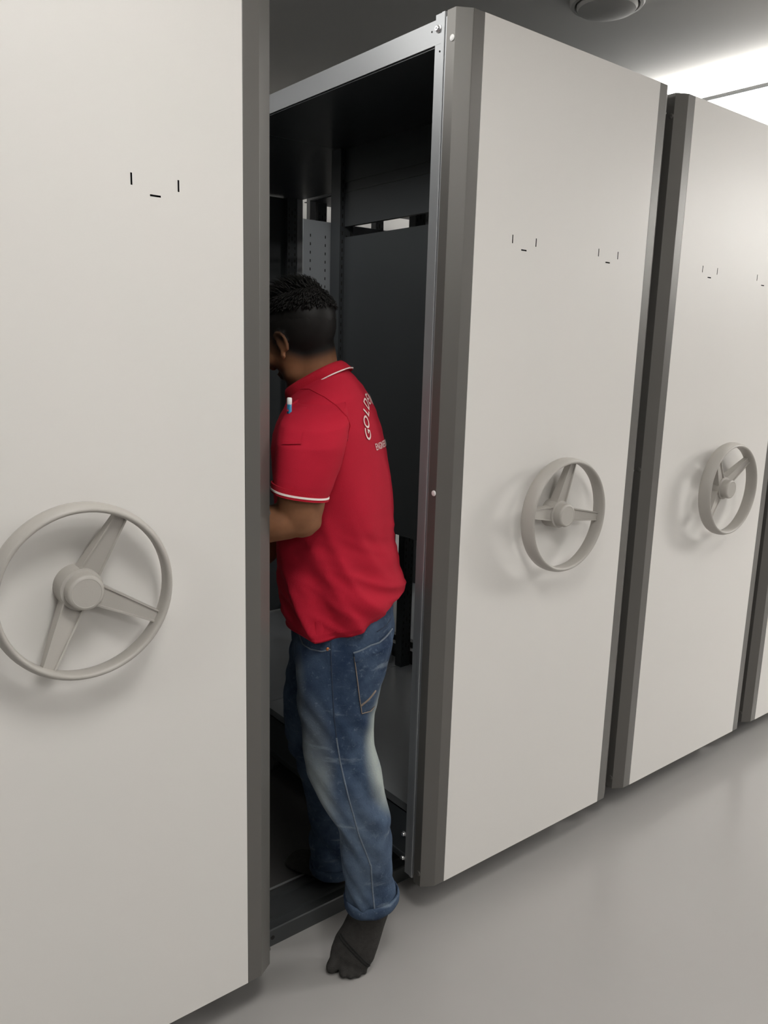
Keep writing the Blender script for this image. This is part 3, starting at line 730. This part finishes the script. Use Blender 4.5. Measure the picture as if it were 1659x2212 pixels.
letters('GOLDEN', arc, 0.036); txt.build('arched_lettering', 'print', shirt); txt = MB()
letters(['ENGINEERING'], lambda k, x, y: (x, 1.345 + y), 0.0225); txt.build('lower_lettering', 'print', shirt)

# pen in the sleeve pocket: a thing of its own, standing in the same frame as the person
pp = on_side(SL, -0.1465, 1.440, 0.004)
PM = Matrix.Translation((-0.27, 0.13, 0)) @ Matrix.Rotation(R(-35), 4, 'Z')
pen = empty('pen', PM @ pp, R(-35)); tag(pen, 'blue pen with a white cap sticking out of the red sleeve pocket', 'pen')
MB().lathe([(0.0045, -0.055), (0.0055, -0.050), (0.0055, 0.016), (0.0050, 0.017)], 14, (0, 0, 0), 'z').build('barrel', 'pen_blue', pen, smooth=True)
MB().lathe([(0.0052, 0.0165), (0.0058, 0.018), (0.0058, 0.030), (0.0045, 0.032)], 14, (0, 0, 0), 'z').build('cap', 'pen_white', pen, smooth=True)
MB().box((-0.0015, -0.0085, -0.004), (0.0015, -0.0065, 0.014)).box((-0.0015, -0.0085, 0.011), (0.0015, -0.004, 0.014)).build('clip', 'pen_blue', pen)

# ---- jeans
J = MB()
J.rings([(V(-0.013, 0.008, 0.985), V(0.118, 0, 0), V(0, 0.150, 0), 2.3), (V(-0.012, 0.008, 0.93), V(0.130, 0, 0), V(0, 0.160, 0), 2.3), (V(-0.012, 0.008, 0.86), V(0.137, 0, 0), V(0, 0.168, 0), 2.3),
         (V(-0.016, 0.006, 0.80), V(0.128, 0, 0), V(0, 0.172, 0), 2.4), (V(-0.020, 0.006, 0.745), V(0.100, 0, 0), V(0, 0.150, 0), 2.2)], 40)
def leg(keys):
    J.rings([(V(x0/2+x1/2, y, z), V((x1-x0)/2, 0, 0), V(0, ry, 0), 2.25) for z, x0, x1, y, ry in keys], 36)
leg([(0.86, -0.120, 0.118, -0.075, 0.088), (0.775, -0.133, 0.098, -0.080, 0.092), (0.71, -0.127, 0.079, -0.085, 0.092), (0.633, -0.118, 0.070, -0.092, 0.090), (0.58, -0.112, 0.075, -0.098, 0.086), (0.515, -0.100, 0.094, -0.108, 0.083),
     (0.478, -0.079, 0.100, -0.114, 0.080), (0.425, -0.053, 0.113, -0.120, 0.078), (0.385, -0.029, 0.119, -0.124, 0.076), (0.345, -0.015, 0.123, -0.127, 0.075), (0.277, -0.007, 0.126, -0.129, 0.071), (0.209, -0.001, 0.127, -0.128, 0.068), (0.172, 0.004, 0.142, -0.126, 0.068), (0.150, 0.008, 0.142, -0.126, 0.068)])
leg([(0.86, -0.130, 0.110, 0.085, 0.090), (0.76, -0.160, 0.098, 0.092, 0.094), (0.69, -0.164, 0.092, 0.100, 0.092), (0.65, -0.172, 0.070, 0.106, 0.090), (0.578, -0.176, 0.030, 0.114, 0.086), (0.507, -0.173, 0.000, 0.120, 0.083), (0.478, -0.163, 0.000, 0.124, 0.080), (0.405, -0.138, 0.012, 0.132, 0.076),
     (0.332, -0.120, 0.022, 0.140, 0.072), (0.25, -0.108, 0.030, 0.148, 0.068), (0.16, -0.098, 0.036, 0.155, 0.067), (0.055, -0.094, 0.040, 0.158, 0.068)])
jeans = J.blob('jeans', 'denim', P, voxel=0.0052, iters=14)
me = jeans.data
nrs = [v.normal.copy() for v in me.vertices]
for v, nr in zip(me.vertices, nrs):
    p = v.co.copy()
    k = noise.noise(V(p.x*7, p.y*5, p.z*22 + 3*math.sin(p.x*11)))
    k2 = noise.noise(V(p.x*16, p.y*16, p.z*16))
    knee = math.exp(-((p.z-0.43)/0.10)**2); ank = math.exp(-((p.z-0.16)/0.07)**2); seat = math.exp(-((p.z-0.70)/0.06)**2)
    v.co = p + nr*(k*(0.0035 + 0.007*knee + 0.010*ank + 0.006*seat) + 0.0025*k2)
JB = bvh(jeans)
def cuff(zc, x0, x1, y, ry, tilt):
    prof = [(0.985, 0.020), (1.045, 0.024), (1.085, 0.012), (1.07, -0.004), (1.01, -0.012), (0.95, -0.010), (0.93, 0.004)]
    n = 48; o_ = []
    for k, dz in prof:
        for i in range(n):
            th = 2*math.pi*i/n; w = 0.0035*noise.noise(V(math.cos(th)*2.4, math.sin(th)*2.4, dz*40+x0*50))
            o_.append(V((x0+x1)/2 + ((x1-x0)/2*k+w)*math.cos(th), y + (ry*k+w)*math.sin(th), zc + dz + tilt*math.cos(th) + w*1.6))
    m = len(prof)
    return MB().add(o_, [(j*n+i, j*n+(i+1) % n, ((j+1) % m)*n+(i+1) % n, ((j+1) % m)*n+i) for j in range(m) for i in range(n)]).build('rolled_hem', 'denim', jeans, smooth='all')
cuff(0.147, 0.007, 0.144, -0.124, 0.069, 0.010)
cuff(0.050, -0.094, 0.040, 0.158, 0.068, 0.0)
# seams, pockets, rivet, label
def cord(name, pts, rad, m, off=0.0006):
    t = trace(JB, pts, off)
    if len(t) > 2: return MB().strip(t, rad).build(name, m, jeans, smooth='all')
cord('side_seam', [(-0.044, 0.882), (-0.041, 0.812), (-0.033, 0.696), (-0.026, 0.640)], 0.0016, 'seam')
cord('side_seam', [(-0.026, 0.640), (-0.016, 0.578), (0.009, 0.476), (0.035, 0.385), (0.067, 0.298), (0.070, 0.258), (0.074, 0.215), (0.082, 0.150)], 0.0022, 'seam_worn')
cord('front_pocket_seam', [(-0.126, 0.888), (-0.122, 0.875), (-0.114, 0.861), (-0.094, 0.854), (-0.066, 0.856), (-0.045, 0.864)], 0.0019, 'seam_worn')
bp_ = patch('back_pocket', JB, [(0.014, 0.848), (0.108, 0.874), (0.070, 0.706), (0.036, 0.699)], 'denim', jeans, 0.004, 14)
patch('pocket_flap', JB, [(0.013, 0.858), (0.112, 0.884), (0.108, 0.864), (0.016, 0.836)], 'denim', jeans, 0.0065, 14)
cord('pocket_fray', [(0.013, 0.859), (0.034, 0.864), (0.055, 0.871), (0.076, 0.872), (0.096, 0.880), (0.112, 0.886)], 0.0024, 'seam_worn', 0.0055)
cord('pocket_stitch', [(0.014, 0.848), (0.022, 0.795), (0.030, 0.736), (0.036, 0.699), (0.059, 0.695), (0.069, 0.705)], 0.0013, 'thread', 0.0042)
cord('pocket_zip', [(0.034, 0.720), (0.052, 0.734), (0.069, 0.749)], 0.0028, 'thread', 0.0042)
cord('waist_seam', [(0.070, 0.900), (0.095, 0.907), (0.112, 0.914)], 0.0016, 'seam')
rv = on_side(JB, -0.051, 0.864, 0.0005)
if rv: MB().lathe([(0.0045, 0.001), (0.0045, -0.001), (0.003, -0.0022)], 14, tuple(rv)).build('rivet', 'copper', jeans, smooth=True)
MB().box((0.118, -0.022, 0.944), (0.1215, 0.006, 0.968)).build('waist_label', 'white_knit', jeans)

# ---- socks
K = MB()
# near foot on tiptoe: ankle, instep, heel in the air, ball and toes on the floor
K.limb([(V(0.076, -0.118, 0.190), 0.046, 0.046), (V(0.076, -0.118, 0.130), 0.048, 0.053), (V(0.064, -0.124, 0.088), 0.045, 0.051), (V(0.048, -0.134, 0.046), 0.036, 0.055), (V(0.032, -0.144, 0.015), 0.028, 0.060), (V(0.018, -0.152, -0.010), 0.024, 0.056), (V(0.013, -0.158, -0.024), 0.018, 0.052)], 28, side=(-0.25, -0.80, 0.5))
K.ball(V(0.096, -0.085, 0.110), (0.036, 0.040, 0.042)); K.ball(V(0.084, -0.100, 0.066), (0.032, 0.036, 0.044)); K.ball(V(0.060, -0.125, 0.022), (0.032, 0.030, 0.034))
for bx_, by_, tx, ty, r_ in ((-0.018, -0.150, -0.028, -0.164, 0.0170), (0.006, -0.160, 0.003, -0.182, 0.0122), (0.024, -0.162, 0.022, -0.186, 0.0115), (0.041, -0.160, 0.040, -0.182, 0.0110), (0.055, -0.154, 0.057, -0.172, 0.0105)):
    K.limb([(V(bx_, by_, FZ+r_+0.012), r_), (V(tx, ty, FZ+r_+0.001), r_)], 14)
s1 = K.blob('sock', 'sock', P, voxel=0.0040, iters=5)
K = MB()
K.limb([(V(-0.032, 0.155, 0.150), 0.040), (V(-0.030, 0.156, 0.08), 0.039, 0.042), (V(-0.030, 0.157, 0.045), 0.040, 0.046)], 24)
K.limb([(V(-0.005, 0.140, 0.034), 0.030, 0.031), (V(-0.045, 0.166, 0.038), 0.036, 0.036), (V(-0.085, 0.194, 0.030), 0.042, 0.029), (V(-0.120, 0.220, 0.023), 0.046, 0.021), (V(-0.150, 0.244, 0.017), 0.042, 0.015)], 24)
s2 = K.blob('sock', 'sock', P, voxel=0.0045, iters=5)
S1 = bvh(s1)
for dz in (0.0, 0.009):
    pts = []
    for k in range(23):
        u = k/22; x = -0.028 + 0.100*u; z = 0.052 - 0.070*u + dz + 0.008*math.sin(u*3.1)
        h = hit(S1, (x, -0.6, z), (0, 1, 0))
        if h[0] is not None: pts.append(h[0] + h[1]*0.0006)
    if len(pts) > 3: MB().strip(pts, 0.0020).build('sock_band', 'sock_band', s1, smooth='all')
